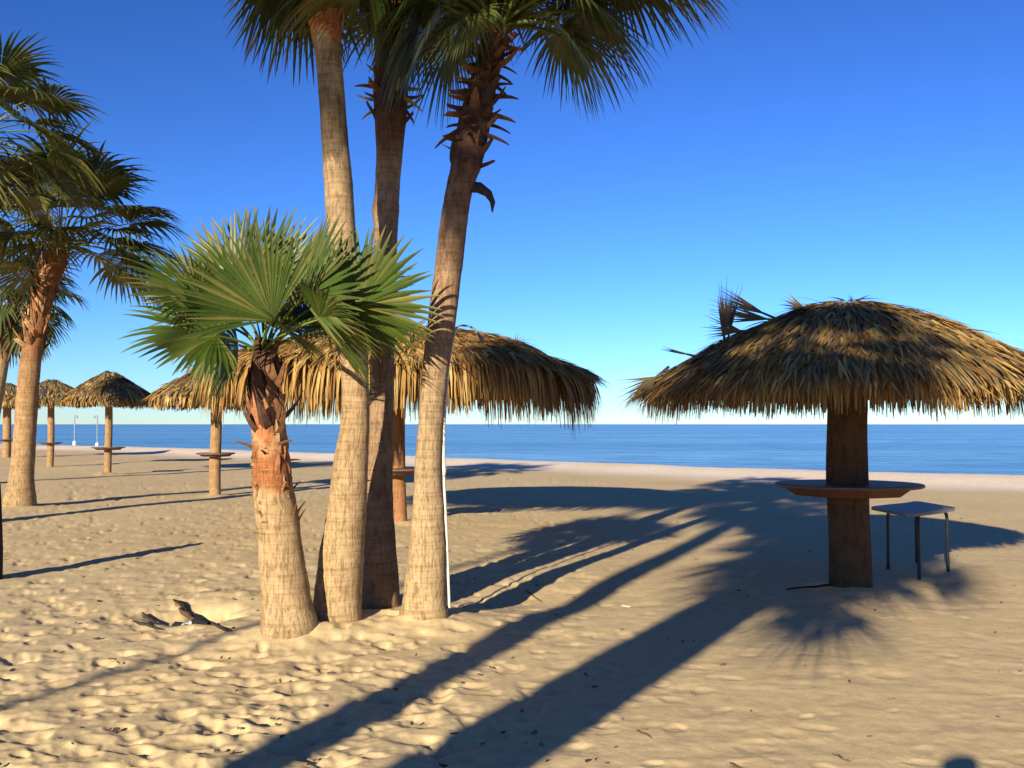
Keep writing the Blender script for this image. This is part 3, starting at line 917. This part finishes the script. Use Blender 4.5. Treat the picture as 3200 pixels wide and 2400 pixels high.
def palapa(label, cx, cy, R, z_fringe, z_rim, z_apex, post_r, table_z, table_r, seed, strips, old=0.3, edge_parts=0, curve=1.0, group='thatched beach palapas',
           post_lean=(0, 0), droop_az=None, blade_w=(0.018, 0.038), post_tint=(0.22, 0.13, 0.06), apex_flat=0.16, rafters=True):
    rng = random.Random(seed)
    gz = gh(cx, cy)
    t = thing('palapa', label, 'palapa', (cx, cy, gz), group)
    zf, zr, za = z_fringe - gz, z_rim - gz, z_apex - gz
    def prof(f, az=0.0):
        lump = 0.05 * R / 2 * vn1(math.cos(az) * 2.2 + seed, math.sin(az) * 2.2 + f * 3, seed)
        ff = max(0.0, (f - apex_flat * 0.4) / (1 - apex_flat * 0.4))
        return za - (za - zr) * ff ** curve + lump * 2.0 * f
    # post
    m = MB()
    pts = []; rad = []
    for i in range(15):
        f = i / 14
        pts.append((post_lean[0] * f + 0.01 * math.sin(f * 9 + seed), post_lean[1] * f, -0.25 + (za - 0.05 + 0.25) * f)); rad.append(post_r * (1.06 - 0.1 * f) * (1 + 0.02 * math.sin(f * 17 + seed)))
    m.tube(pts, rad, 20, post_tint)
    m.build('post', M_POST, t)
    # round shelf table fixed to the post
    if table_r:
        m = MB()
        tz = table_z - gz
        ox, oy = post_lean[0] * tz / za, post_lean[1] * tz / za
        m.lathe([(table_r * 0.98, tz - 0.032), (table_r, tz - 0.026), (table_r, tz - 0.006), (table_r * 0.985, tz)], 36, (0.13, 0.085, 0.06))
        o = m.build('tabletop', M_WOOD, t, False); o.location = (ox, oy, 0)
        n8 = 8
        r0, r1 = table_r * 0.90, table_r * 0.74
        me = None
        for k in range(n8):
            if me is None:
                h = math.pi / n8 * 0.985
                v = []
                for rr_, zz in ((r0, tz - 0.033), (r1, tz - 0.033 - 0.115 * table_r)):
                    for th in (0.0, 0.03):
                        for s in (-1, 1):
                            v.append(((rr_ - th) * math.cos(h), s * (rr_ - th) * math.sin(h), zz))
                fcs = [(0, 1, 5, 4), (2, 6, 7, 3), (0, 2, 3, 1), (4, 5, 7, 6), (0, 4, 6, 2), (1, 3, 7, 5)]
                me = mesh('apron_board', v, fcs, M_WOOD, False, [(0.17, 0.06, 0.03)] * 8)
            a = link('apron_board', me, t); a.location = (ox, oy, 0); a.rotation_euler = (0, 0, 2 * math.pi * (k + 0.5) / n8)
    # dense mat under the strips
    m = MB()
    na = 40; rings = [0.02, 0.15, 0.3, 0.5, 0.7, 0.85, 0.95, 1.0]
    vs_ = []; fs_ = []
    for f in rings:
        for k in range(na):
            q = 2 * math.pi * k / na
            vs_.append((R * f * 0.97 * math.cos(q), R * f * 0.97 * math.sin(q), prof(f, q) - 0.05))
    for f, dz in ((0.975, -(zr - zf) * 0.55), (0.93, -(zr - zf) * 0.5), (0.9, -0.14), (0.5, -0.1 - 0.1), (0.02, -0.16)):
        for k in range(na):
            q = 2 * math.pi * k / na
            vs_.append((R * f * 0.97 * math.cos(q), R * f * 0.97 * math.sin(q), (prof(f, q) if f < 0.91 else prof(1.0, q)) + dz))
    nr = len(rings) + 5
    for i in range(nr - 1):
        for k in range(na):
            k2 = (k + 1) % na
            fs_.append((i * na + k, (i + 1) * na + k, (i + 1) * na + k2, i * na + k2))
    fs_.append(tuple(range(na)))
    m.add(vs_, fs_, (0.15, 0.095, 0.045))
    roof = m.build('roof', M_SHELL, t)
    if rafters:
        m0 = None
        for k in range(8):
            m = MB()
            q = 2 * math.pi * (k + 0.3) / 8
            m.tube([(0.1 * math.cos(q), 0.1 * math.sin(q), za - 0.24), (R * 0.92 * math.cos(q), R * 0.92 * math.sin(q), prof(0.92, q) - 0.22)], 0.035, 7, (0.16, 0.1, 0.06))
            m.build('rafter', M_POST, roof)
    # courses of strips from the rim up to the apex
    th = MB()
    pal = lambda o: rng.choice(OLD) if rng.random() < o else rng.choice(GOLD)
    def tn(o):
        c = pal(o); k = rng.uniform(0.68, 1.1)
        return (c[0] * k, c[1] * k, c[2] * k)
    for i in range(strips):
        f = (1 - (i / strips) ** 1.0) ** 0.5 * 0.98 + rng.uniform(-0.03, 0.03)
        f = min(max(f, 0.02), 0.985)
        q = rng.uniform(0, 2 * math.pi)
        z = prof(f, q)
        f2 = min(f + 0.05, 1.0)
        sl = (prof(f2, q) - z) / ((f2 - f) * R + 1e-6)
        yaw = rng.gauss(0, 0.28)
        o = Vector((math.cos(q + yaw), math.sin(q + yaw), sl + rng.uniform(-0.02, 0.16) + (rng.uniform(0, .35) if rng.random() < .04 else 0)))
        L = rng.uniform(0.22, 0.5) * (0.6 + 0.4 * min(1, R / 2))
        clump = vn1(q * R * 1.6, f * R * 2.2, seed + 9)
        c = tn(min(1, max(0, old + clump * 0.8 + (0.25 if f < 0.5 else -0.1))))
        vs_, fs_, c = strip(rng, (R * f * math.cos(q), R * f * math.sin(q), z - 0.015 + rng.uniform(-0.02, 0.035)), o, (0, 0, -1), L, rng.uniform(*blade_w), rng.uniform(0.1, 0.6), c)
        th.add(vs_, fs_, c)
    # hanging edge
    ne = int(R * 2 * math.pi * 110)
    cand = []
    for i in range(ne):
        q = rng.uniform(0, 2 * math.pi)
        f = rng.uniform(0.86, 1.0)
        z = prof(f, q)
        ln = vn1(math.cos(q) * R * 1.9 + 5, math.sin(q) * R * 1.9, seed + 3)
        drop = (zr - zf) * (0.9 + 0.55 * ln) * rng.uniform(0.72, 1.05)
        if droop_az is not None:
            dq = (q - R_(droop_az) + math.pi) % (2 * math.pi) - math.pi
            drop *= 1 + 0.35 * math.exp(-(dq / 0.25) ** 2)
        reach = R * (1.0 - f)
        yaw = rng.gauss(0, 0.22)
        o = Vector((math.cos(q + yaw), math.sin(q + yaw), -0.75 + rng.uniform(-0.35, 0.35)))
        vs_, fs_, c = strip(rng, (R * f * math.cos(q), R * f * math.sin(q), z - rng.uniform(0, 0.05)), o, (0, 0, -1), drop + reach * 0.9 + 0.03, rng.uniform(*blade_w) * 1.35, rng.uniform(2.0, 4.2), tn(old * 0.6), 0.35)
        toward = -math.sin(q)
        cand.append((toward + rng.uniform(0, 0.6) + f * 2, vs_, fs_, c))
    cand.sort(key=lambda k: -k[0])
    for i, (s_, vs_, fs_, c) in enumerate(cand):
        if i < edge_parts:
            link('leaf_strip', mesh('leaf_strip', vs_, fs_, M_THATCH, True, [c] * len(vs_)), t)
        else:
            th.add(vs_, fs_, c)
    # fine hanging fibres
    for i in range(int(R * 30)):
        q = rng.uniform(0, 2 * math.pi)
        vs_, fs_, c = strip(rng, (R * 0.985 * math.cos(q), R * 0.985 * math.sin(q), zr - (zr - zf) * 0.6), (math.cos(q) * .2, math.sin(q) * .2, -1), (0, 0, -1), (zr - zf) * rng.uniform(0.5, 0.95), 0.006, 0.6, tn(0.4))
        th.add(vs_, fs_, c)
    o = th.build('thatch', M_THATCH, t)
    o['kind'] = 'stuff'
    return t, prof

# right-hand palapa
pr = on_ground(2655, 1845)
D = pr.y
zz = lambda y, d=None: at(1600, y, d).z
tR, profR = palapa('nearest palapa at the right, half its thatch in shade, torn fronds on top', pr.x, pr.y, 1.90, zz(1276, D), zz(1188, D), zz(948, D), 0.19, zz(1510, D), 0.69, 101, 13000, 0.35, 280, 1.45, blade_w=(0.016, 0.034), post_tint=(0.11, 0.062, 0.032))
# torn dry fronds standing up on its left side
rng = random.Random(77)
def dry_fan(parent, base, az, el, L, n, spread, twist, up=0.0):
    m = MB()
    a = R_(az); e = R_(el)
    d = Vector((math.cos(e) * math.cos(a), math.cos(e) * math.sin(a), math.sin(e)))
    s = Vector((-math.sin(a), math.cos(a), 0)); nn = d.cross(s)
    sd = s * math.cos(R_(twist)) + nn * math.sin(R_(twist))
    m.tube([Vector(base) - d * 0.12, Vector(base) + d * L * 0.14], [0.014, 0.010], 6, (0.12, 0.085, 0.055))
    E = Vector(base) + d * L * 0.10
    for i in range(n):
        f = (i + 0.5) / n * 2 - 1
        q = f * R_(spread)
        dv = d * math.cos(q) + sd * math.sin(q)
        vs_, fs_, c = strip(rng, E, dv, (0, 0, 1), L * rng.uniform(0.65, 1.0), rng.uniform(0.012, 0.024), up + rng.uniform(-0.15, 0.15), (0.15, 0.11, 0.07), 0.15, d * -math.sin(q) + sd * math.cos(q))
        m.add(vs_, fs_, c)
    return m.build('dried_frond', M_THATCH, parent)
def roof_pt(x, y, d):
    return at(x, y, d) - Vector(tR.location)
dry_fan(tR, roof_pt(2262, 1080, D - 0.15), 60, 82, 0.62, 18, 13, 0)
dry_fan(tR, roof_pt(2275, 1060, D - 0.1), 20, 78, 0.5, 11, 15, 0)
dry_fan(tR, roof_pt(2420, 1000, D - 0.1), 178, 8, 0.62, 13, 13, 80)
dry_fan(tR, roof_pt(2400, 985, D - 0.05), 176, 24, 0.5, 11, 10, 80)
dry_fan(tR, roof_pt(2330, 1035, D - 0.3), 182, 4, 0.42, 12, 24, 60)
dry_fan(tR, roof_pt(2520, 965, D - 0.2), 160, 24, 0.25, 8, 26, 80)
dry_fan(tR, roof_pt(2160, 1110, D - 0.2), 178, 14, 0.3, 3, 5, 80)
dry_fan(tR, roof_pt(2060, 1170, D - 0.3), 186, -38, 0.40, 12, 34, 70)
dry_fan(tR, roof_pt(2660, 950, D), 80, 70, 0.12, 9, 45, 60)

# broad palapa behind the clump
pb = on_ground(1264, 1640)
D = pb.y
tB, profB = palapa('broad golden palapa behind the palm clump, its right end drooping in shade', pb.x - 0.08, pb.y, 3.04, zz(1284, D), zz(1160, D), zz(1028, D), 0.115, zz(1462, D), 0.55, 102, 14000, 0.05, 260, 1.9, droop_az=-25, blade_w=(0.02, 0.04), post_lean=(-0.06, 0), post_tint=(0.30, 0.15, 0.07))
dry_fan(tB, at(1560, 1085, D) - Vector(tB.location), 130, 55, 0.28, 5, 40, 80)
dry_fan(tB, at(1610, 1085, D) - Vector(tB.location), 30, 60, 0.25, 5, 40, 80)
# three smaller ones on the left, and one at the edge
for (x, yb, half, yf, yr, ya, pr_, yt, tw, seed, old, label) in [
    (672, 1548, 196, 1272, 1232, 1140, 17, 1415, 59, 103, 0.55, 'palapa behind the young palm, partly hidden by the broad golden roof'),
    (337, 1480, 139, 1270, 1243, 1160, 11, 1397, 50, 104, 0.7, 'grey-topped palapa standing alone left of the young palm'),
    (157, 1458, 118, 1268, 1243, 1186, 10, 1382, 34, 105, 0.8, 'small dark palapa just right of the left palm trunk'),
    (20, 1432, 90, 1280, 1256, 1196, 12, 1372, 30, 106, 0.75, 'palapa at the left edge, mostly behind the palm trunk'),
]:
    p = on_ground(x, yb); d = p.y
    k = d / F
    palapa(label, p.x, p.y, half * k, zz(yf, d), zz(yr, d), zz(ya, d), pr_ * k, zz(yt, d), tw * k, seed, 2600, old, 0, 1.1, blade_w=(0.035, 0.07), rafters=False, post_tint=(0.32, 0.2, 0.1))

# ------------------------------------------------------------------ low table with bent tube legs, behind the right post
fl, rl, ll = on_ground(2873, 1815), on_ground(2962, 1790), on_ground(2777, 1782)
bl_ = rl + ll - fl
cen = (fl + rl + ll + bl_) / 4
gz = gh(cen.x, cen.y)
tb = thing('table', 'small table with black bent tube legs beside the right palapa post', 'table', (cen.x, cen.y, gz))
tz = zz(1583, cen.y) - gz
corners = [fl - cen, rl - cen, bl_ - cen, ll - cen]
m = MB()
v = []
outl = []
for i in range(4):
    a0 = corners[i] * 1.32; a1 = corners[(i + 1) % 4] * 1.32
    for t_ in (0.08, 0.36, 0.64, 0.92):
        outl.append(a0.lerp(a1, t_))
for zq in (tz - 0.03, tz):
    for p in outl:
        v.append((p.x * (1.3 if p.x < 0 else 1.05), p.y, zq - 0.012 * (p.x > 0) + 0.01 * math.sin(p.x * 5)))
n = len(outl)
fcs = [tuple(range(n))[::-1], tuple(range(n, 2 * n))] + [(i, (i + 1) % n, n + (i + 1) % n, n + i) for i in range(n)]
m.add(v, fcs, (0.20, 0.19, 0.19))
m.build('tabletop', M_WOOD, tb, False)
for c_ in corners:
    lz = gh(cen.x + c_.x, cen.y + c_.y) - gz
    m = MB()
    inn = c_ * 0.55
    pts = [(inn.x, inn.y, tz - 0.045), (c_.x * 0.85, c_.y * 0.85, tz - 0.046), (c_.x * 0.95, c_.y * 0.95, tz - 0.06), (c_.x, c_.y, tz - 0.12), (c_.x * 1.0, c_.y * 1.0, tz * 0.5), (c_.x * 1.02, c_.y * 1.02, lz - 0.03)]
    pts = [tuple(q) for q in catmull(pts, 4)]
    m.tube(pts, 0.017, 8, (0.02, 0.02, 0.025))
    m.build('leg', M_METAL, tb)

# ------------------------------------------------------------------ shower pipes
def shower(name, label, pts, r, head, coupling=None, tint=(0.56, 0.53, 0.46), strap=None, headtint=(0.16, 0.16, 0.16), base=None):
    b0 = Vector(pts[0]); gz = gh(b0.x, b0.y)
    t = thing(name, label, 'shower', (b0.x, b0.y, gz), 'beach showers')
    L = Vector((b0.x, b0.y, gz))
    lp = [Vector(p) - L for p in pts]
    lp[0].z = -0.1
    m = MB(); m.tube([tuple(q) for q in catmull([tuple(p) for p in lp], 5)], r, 9, tint); m.build('pipe', M_PIPE, t)
    hp = [Vector(p) - L for p in head]
    m = MB(); q = [tuple(k) for k in catmull([tuple(p) for p in hp], 4)]
    m.tube(q, [r * 0.75] * (len(q) - 2) + [r * 1.3, r * 1.9], 9, headtint); m.build('shower_head', M_PIPE, t)
    if coupling is not None:
        c = Vector(coupling) - L
        m = MB(); m.tube([c + Vector((0, 0, -0.06)), c + Vector((0, 0, -0.035)), c, c + Vector((0, 0, 0.035)), c + Vector((0, 0, 0.06))], [r * 1.1, r * 1.5, r * 2.0, r * 1.5, r * 1.1], 9, tint); m.build('coupling', M_PIPE, t)
    if base is not None:
        m = MB(); m.lathe([(base, -0.05), (base, 0.25), (base * 0.8, 0.34)], 12, (0.8, 0.8, 0.78)); m.build('footing', M_PIPE, t)
    if strap is not None:
        m = MB(); a, b_ = Vector(strap[0]) - L, Vector(strap[1]) - L
        m.tube([a, (a + b_) / 2 + Vector((0, -0.02, 0.01)), b_], 0.006, 6, (0.1, 0.08, 0.06)); m.build('strap', M_METAL, t)
    return t
ds = on_ground(1406, 1902).y
shower('shower_pipe', 'white shower pipe strapped along the leaning palm of the clump',
       [at(1406, 1902, ds), at(1397, 1700, ds), at(1387, 1470, ds), at(1390, 1290, ds), at(1404, 1120, ds), at(1424, 1024, ds)], 0.0125,
       [at(1424, 1026, ds), at(1440, 1017, ds), at(1480, 1026, ds), at(1508, 1066, ds)], at(1387, 1468, ds), strap=(at(1380, 1128, ds - 0.25), at(1425, 1138, ds)))
dl = on_ground(106, 1580).y
shower('shower_pipe', 'white crook-topped shower pipe at the foot of the left palm',
       [at(107, 1583, dl), at(100, 1460, dl), at(98, 1380, dl), at(104, 1260, dl), at(109, 1212, dl)], 0.030,
       [at(109, 1213, dl), at(114, 1207, dl), at(128, 1208, dl), at(138, 1219, dl), at(141, 1230, dl)], headtint=(0.5, 0.47, 0.42))
for x, label, s in ((233, 'distant shower pole by the water, the left one of two', 1), (304, 'distant shower pole by the water, the right one of two', -1)):
    p = on_ground(x, 1396); d = p.y
    shower('shower_pipe', label, [at(x, 1385, d), at(x, 1340, d), at(x, 1305, d)], 0.04,
           [at(x, 1305, d), at(x + 2 * s, 1299, d), at(x + 7 * s, 1300, d), at(x + 9 * s, 1306, d)], tint=(0.22, 0.24, 0.28), base=0.12)

# cord and short pipe at the clump
m = MB()
q0 = on_ground(1140, 1925); gq = 8.05
cp = [at(1150, 1262, gq), at(1146, 1340, gq), at(1148, 1420, gq), at(1140, 1500, gq), at(1136, 1560, gq)]
L = cp[-1].copy()
m.tube([tuple(k) for k in catmull([tuple(p - L) for p in cp], 5)], 0.007, 6, (0.75, 0.68, 0.52))
o = m.build('cord', M_PIPE); o.location = L
tag(o, 'thin pale cord hanging between the sunlit and the shaded palm trunks', 'cord')
m = MB()
pp = on_ground(1234, 1885); gz = gh(pp.x, pp.y); hgt = zz(1772, pp.y) - gz
m.tube([(0, 0, -0.1), (0.005, 0, hgt * 0.5), (0.0, 0, hgt - 0.02), (0, 0, hgt)], [0.022, 0.022, 0.022, 0.02], 10, (0.55, 0.5, 0.43))
o = m.build('pipe_stub', M_PIPE); o.location = (pp.x, pp.y, gz)
tag(o, 'short pale pipe stub at the foot of the shaded palm', 'pipe')

# ------------------------------------------------------------------ dark stump post at the left edge
pp = on_ground(-10, 1812); gz = gh(pp.x, pp.y)
tS = thing('stump_post', 'dark wooden post barely showing at the left edge, throwing a long shadow', 'post', (pp.x - 0.10, pp.y, gz))
m = MB()
m.tube([(0, 0, -0.2), (0, 0, 0.0), (0.01, 0, 0.3), (0.0, 0.01, 0.7), (0.01, 0, 0.98), (0.02, 0, 1.05)], [0.15, 0.145, 0.135, 0.12, 0.10, 0.05], 14, (0.045, 0.035, 0.03))
m.build('log', M_POST, tS)

# ------------------------------------------------------------------ charred bits in the hollow, litter on the sand
rng = random.Random(88)
def stick(name, label, cat, pa, pb_, r, tint, group=None, lift=0.01, mat=M_DARK):
    a = Vector(pa); b_ = Vector(pb_); c = (a + b_) / 2
    gz = gh(c.x, c.y)
    m = MB(); pts = []
    for i in range(7):
        t_ = i / 6
        p = a.lerp(b_, t_)
        z = max(gh(a.x, a.y) * (1 - t_) + gh(b_.x, b_.y) * t_, gh(p.x, p.y)) + r * 0.45 + rng.uniform(-0.004, 0.006)
        pts.append((p.x - c.x + rng.uniform(-1, 1) * r * 0.5, p.y - c.y + rng.uniform(-1, 1) * r * 0.5, z - gz))
    m.tube(pts, [r * 0.5] + [r * rng.uniform(0.75, 1.15) for _ in range(5)] + [r * 0.35], 7, tint)
    o = m.build(name, mat); o.location = (c.x, c.y, gz)
    return tag(o, label, cat, group)
G = on_ground
GR = 'charred sticks in the sand hollow'
stick('charred_stick', 'long charred stick across the upper part of the sand hollow', 'stick', G(545, 1890), G(632, 1925), 0.02, (0.03, 0.022, 0.018), GR)
stick('charred_stick', 'thick black charred stick at the bottom of the sand hollow', 'stick', G(540, 1930), G(650, 1962), 0.034, (0.022, 0.02, 0.02), GR, 0.02)
stick('charred_stick', 'charred stick lying left of the sand hollow', 'stick', G(445, 1915), G(500, 1940), 0.014, (0.05, 0.035, 0.025), GR)
stick('charred_stick', 'short brown stick crossing the middle of the sand hollow', 'stick', G(560, 1905), G(635, 1940), 0.025, (0.12, 0.07, 0.04), GR, 0.03)
stick('charred_stick', 'thin dark stick at the right end of the sand hollow', 'stick', G(640, 1940), G(715, 1998), 0.014, (0.05, 0.035, 0.025), GR)
stick('charred_stick', 'thin dark stick farthest left, below the sand hollow', 'stick', G(415, 1945), G(500, 1975), 0.012, (0.05, 0.04, 0.03), GR)
stick('ash_lump', 'pale grey ash lump among the charred sticks', 'ash', G(565, 1935), G(600, 1952), 0.03, (0.45, 0.42, 0.4), None, 0.03)
stick('dark_strip', 'thin dark strip lying on the sand against the right post', 'strip', G(2455, 1852), G(2640, 1848), 0.011, (0.02, 0.016, 0.014), None, 0.0)
stick('wood_chip', 'pale wood chip on the sunlit sand between the two broad shadows', 'wood chip', G(1940, 1897), G(1970, 1903), 0.008, (0.5, 0.44, 0.34), None, 0.004, M_BOOT)
for i, (x, y, label) in enumerate([(1985, 2290, 'tiny twig on the smooth sand right of the broad shadow'), (2600, 2365, 'tiny twig near the bottom edge on smooth sand'), (2280, 2395, 'tiny twig cut by the bottom edge'), (1640, 1840, 'tiny twig in the sunlit gap near the palm shadows')]):
    stick('twig', label, 'twig', G(x, y), G(x + 55, y + 28), 0.006, (0.12, 0.08, 0.05), None, 0.0)

# crumbs of bark and leaf lying about on the sand
m = MB()
lr = random.Random(99)
for i in range(420):
    r = 4.6 + 16 * lr.random() ** 1.7; q = R_(lr.uniform(-30, 30))
    x, y = r * math.sin(q), r * math.cos(q)
    if lr.random() > (0.9 if x < 0.5 else 0.4):
        continue
    L = lr.uniform(0.006, 0.02) * (1 + r * 0.03); a = lr.uniform(0, math.pi); wd = L * lr.uniform(0.15, 0.5)
    z = gh(x, y) + 0.006
    ca, sa = math.cos(a), math.sin(a)
    c4 = [(-L, -wd), (L, -wd * 0.6), (L * 0.8, wd), (-L * 0.7, wd)]
    vs_ = [(x + u * ca - v_ * sa, y + u * sa + v_ * ca, z + lr.uniform(-0.004, 0.008)) for u, v_ in c4]
    vs_ += [(p[0], p[1], p[2] - 0.008) for p in vs_]
    t_ = lr.choice([(0.10, 0.07, 0.045), (0.2, 0.14, 0.08), (0.06, 0.05, 0.04)])
    m.add(vs_, [(0, 1, 2, 3), (4, 7, 6, 5), (0, 4, 5, 1), (1, 5, 6, 2), (2, 6, 7, 3), (3, 7, 4, 0)], t_)
o = m.build('beach_litter', M_BOOT, None, False)
o['kind'] = 'stuff'
o['label'] = 'small crumbs of bark and leaf scattered over the sand'
o['category'] = 'litter'

# ------------------------------------------------------------------ the photographer, whose head shadow shows at the bottom edge
def skin_body(name, edges_pts, links, mat, parent, tint, sub=2, root=0):
    me = bpy.data.meshes.new(name)
    me.from_pydata([p[:3] for p in edges_pts], links, [])
    o = link(name, me, parent)
    md = o.modifiers.new('skin', 'SKIN')
    for i, p in enumerate(edges_pts):
        me.skin_vertices[0].data[i].radius = (p[3], p[3] if len(p) < 5 else p[4])
    me.skin_vertices[0].data[root].use_root = True
    sd = o.modifiers.new('sub', 'SUBSURF'); sd.levels = sub; sd.render_levels = sub
    dg = bpy.context.evaluated_depsgraph_get()
    em = bpy.data.meshes.new_from_object(o.evaluated_get(dg))
    em.materials.clear(); em.materials.append(mat)
    a = em.attributes.new('tint', 'FLOAT_COLOR', 'POINT')
    a.data.foreach_set('color', np.tile(np.array([*tint, 1], dtype=np.float32), len(em.vertices)))
    em.polygons.foreach_set('use_smooth', [True] * len(em.polygons))
    o.modifiers.clear(); o.data = em
    return o
px, py = -0.02, -0.36
gz = gh(px, py)
per = thing('person', 'person standing at the viewpoint raising a small camera, head shadow on the sand', 'person', (px, py, gz))
per.scale = (1, 1, 1.05)
J = [(0, 0, 0.95, .15, .11), (0, 0.0, 1.15, .145, .10), (0, 0, 1.36, .17, .11), (0, 0.01, 1.47, .06), (0, 0.03, 1.56, .055), (0, 0.05, 1.63, .085, .095), (0, 0.05, 1.70, .075, .085),
     (-.19, 0, 1.40, .06), (-.25, .10, 1.20, .048), (-.10, .27, 1.42, .036), (-.07, .31, 1.50, .032),
     (.19, 0, 1.40, .06), (.25, .10, 1.20, .048), (.10, .27, 1.42, .036), (.07, .31, 1.50, .032),
     (-.09, 0, 0.86, .095), (-.10, .02, 0.48, .062), (-.10, 0, 0.09, .042), (-.11, .12, 0.03, .035),
     (.09, 0, 0.86, .095), (.10, .02, 0.48, .062), (.10, 0, 0.09, .042), (.11, .12, 0.03, .035)]
E_ = [(0, 1), (1, 2), (2, 3), (3, 4), (4, 5), (5, 6), (2, 7), (7, 8), (8, 9), (9, 10), (2, 11), (11, 12), (12, 13), (13, 14), (0, 15), (15, 16), (16, 17), (17, 18), (0, 19), (19, 20), (20, 21), (21, 22)]
# fingers: short chains from each hand, curled round the camera
for s, h in ((-1, 10), (1, 14)):
    for k in range(4):
        b0 = len(J)
        J += [(s * .062, .335, 1.525 - .016 * k, .010), (s * (.05 - .004 * k), .362, 1.53 - .017 * k, .009), (s * .032, .372, 1.53 - .017 * k, .007)]
        E_ += [(h, b0), (b0, b0 + 1), (b0 + 1, b0 + 2)]
    b0 = len(J)
    J += [(s * .05, .30, 1.475, .011), (s * .028, .30, 1.46, .009)]
    E_ += [(h, b0), (b0, b0 + 1)]
skin_body('body', J, E_, M_CLOTH, per, (0.42, 0.26, 0.18))
skin_body('shirt', [(0, 0, 0.90, .165, .125), (0, 0, 1.15, .16, .115), (0, 0, 1.36, .185, .125), (0, 0.0, 1.45, .075), (-.20, 0, 1.40, .075), (-.235, .06, 1.27, .07), (.20, 0, 1.40, .075), (.235, .06, 1.27, .07)],
          [(0, 1), (1, 2), (2, 3), (2, 4), (4, 5), (2, 6), (6, 7)], M_CLOTH, per, (0.2, 0.25, 0.35))
skin_body('shorts', [(0, 0, 0.97, .165, .125), (-.095, 0, 0.84, .115), (-.10, .01, 0.56, .095), (.095, 0, 0.84, .115), (.10, .01, 0.56, .095)],
          [(0, 1), (1, 2), (0, 3), (3, 4)], M_CLOTH, per, (0.3, 0.26, 0.2))
skin_body('hair', [(0, 0.03, 1.72, .085, .09), (0, 0.0, 1.67, .085, .08), (0, -0.03, 1.60, .06, .05)], [(0, 1), (1, 2)], M_CLOTH, per, (0.04, 0.028, 0.02))
m = MB()
v = [(sx * .048, .33 + sy * .012, 1.505 + sz * .028) for sx in (-1, 1) for sy in (-1, 1) for sz in (-1, 1)]
m.add(v, [(0, 1, 3, 2), (4, 6, 7, 5), (0, 4, 5, 1), (2, 3, 7, 6), (0, 2, 6, 4), (1, 5, 7, 3)], (0.3, 0.3, 0.32))
co = thing('compact_camera', 'small camera held up in both hands at the viewpoint', 'camera', (px, py, gz))
m.build('body', M_METAL, co, False)
m = MB()
m.tube([(0, .342, 1.505), (0, .362, 1.505)], 0.018, 12, (0.05, 0.05, 0.05))
m.build('lens', M_METAL, co)
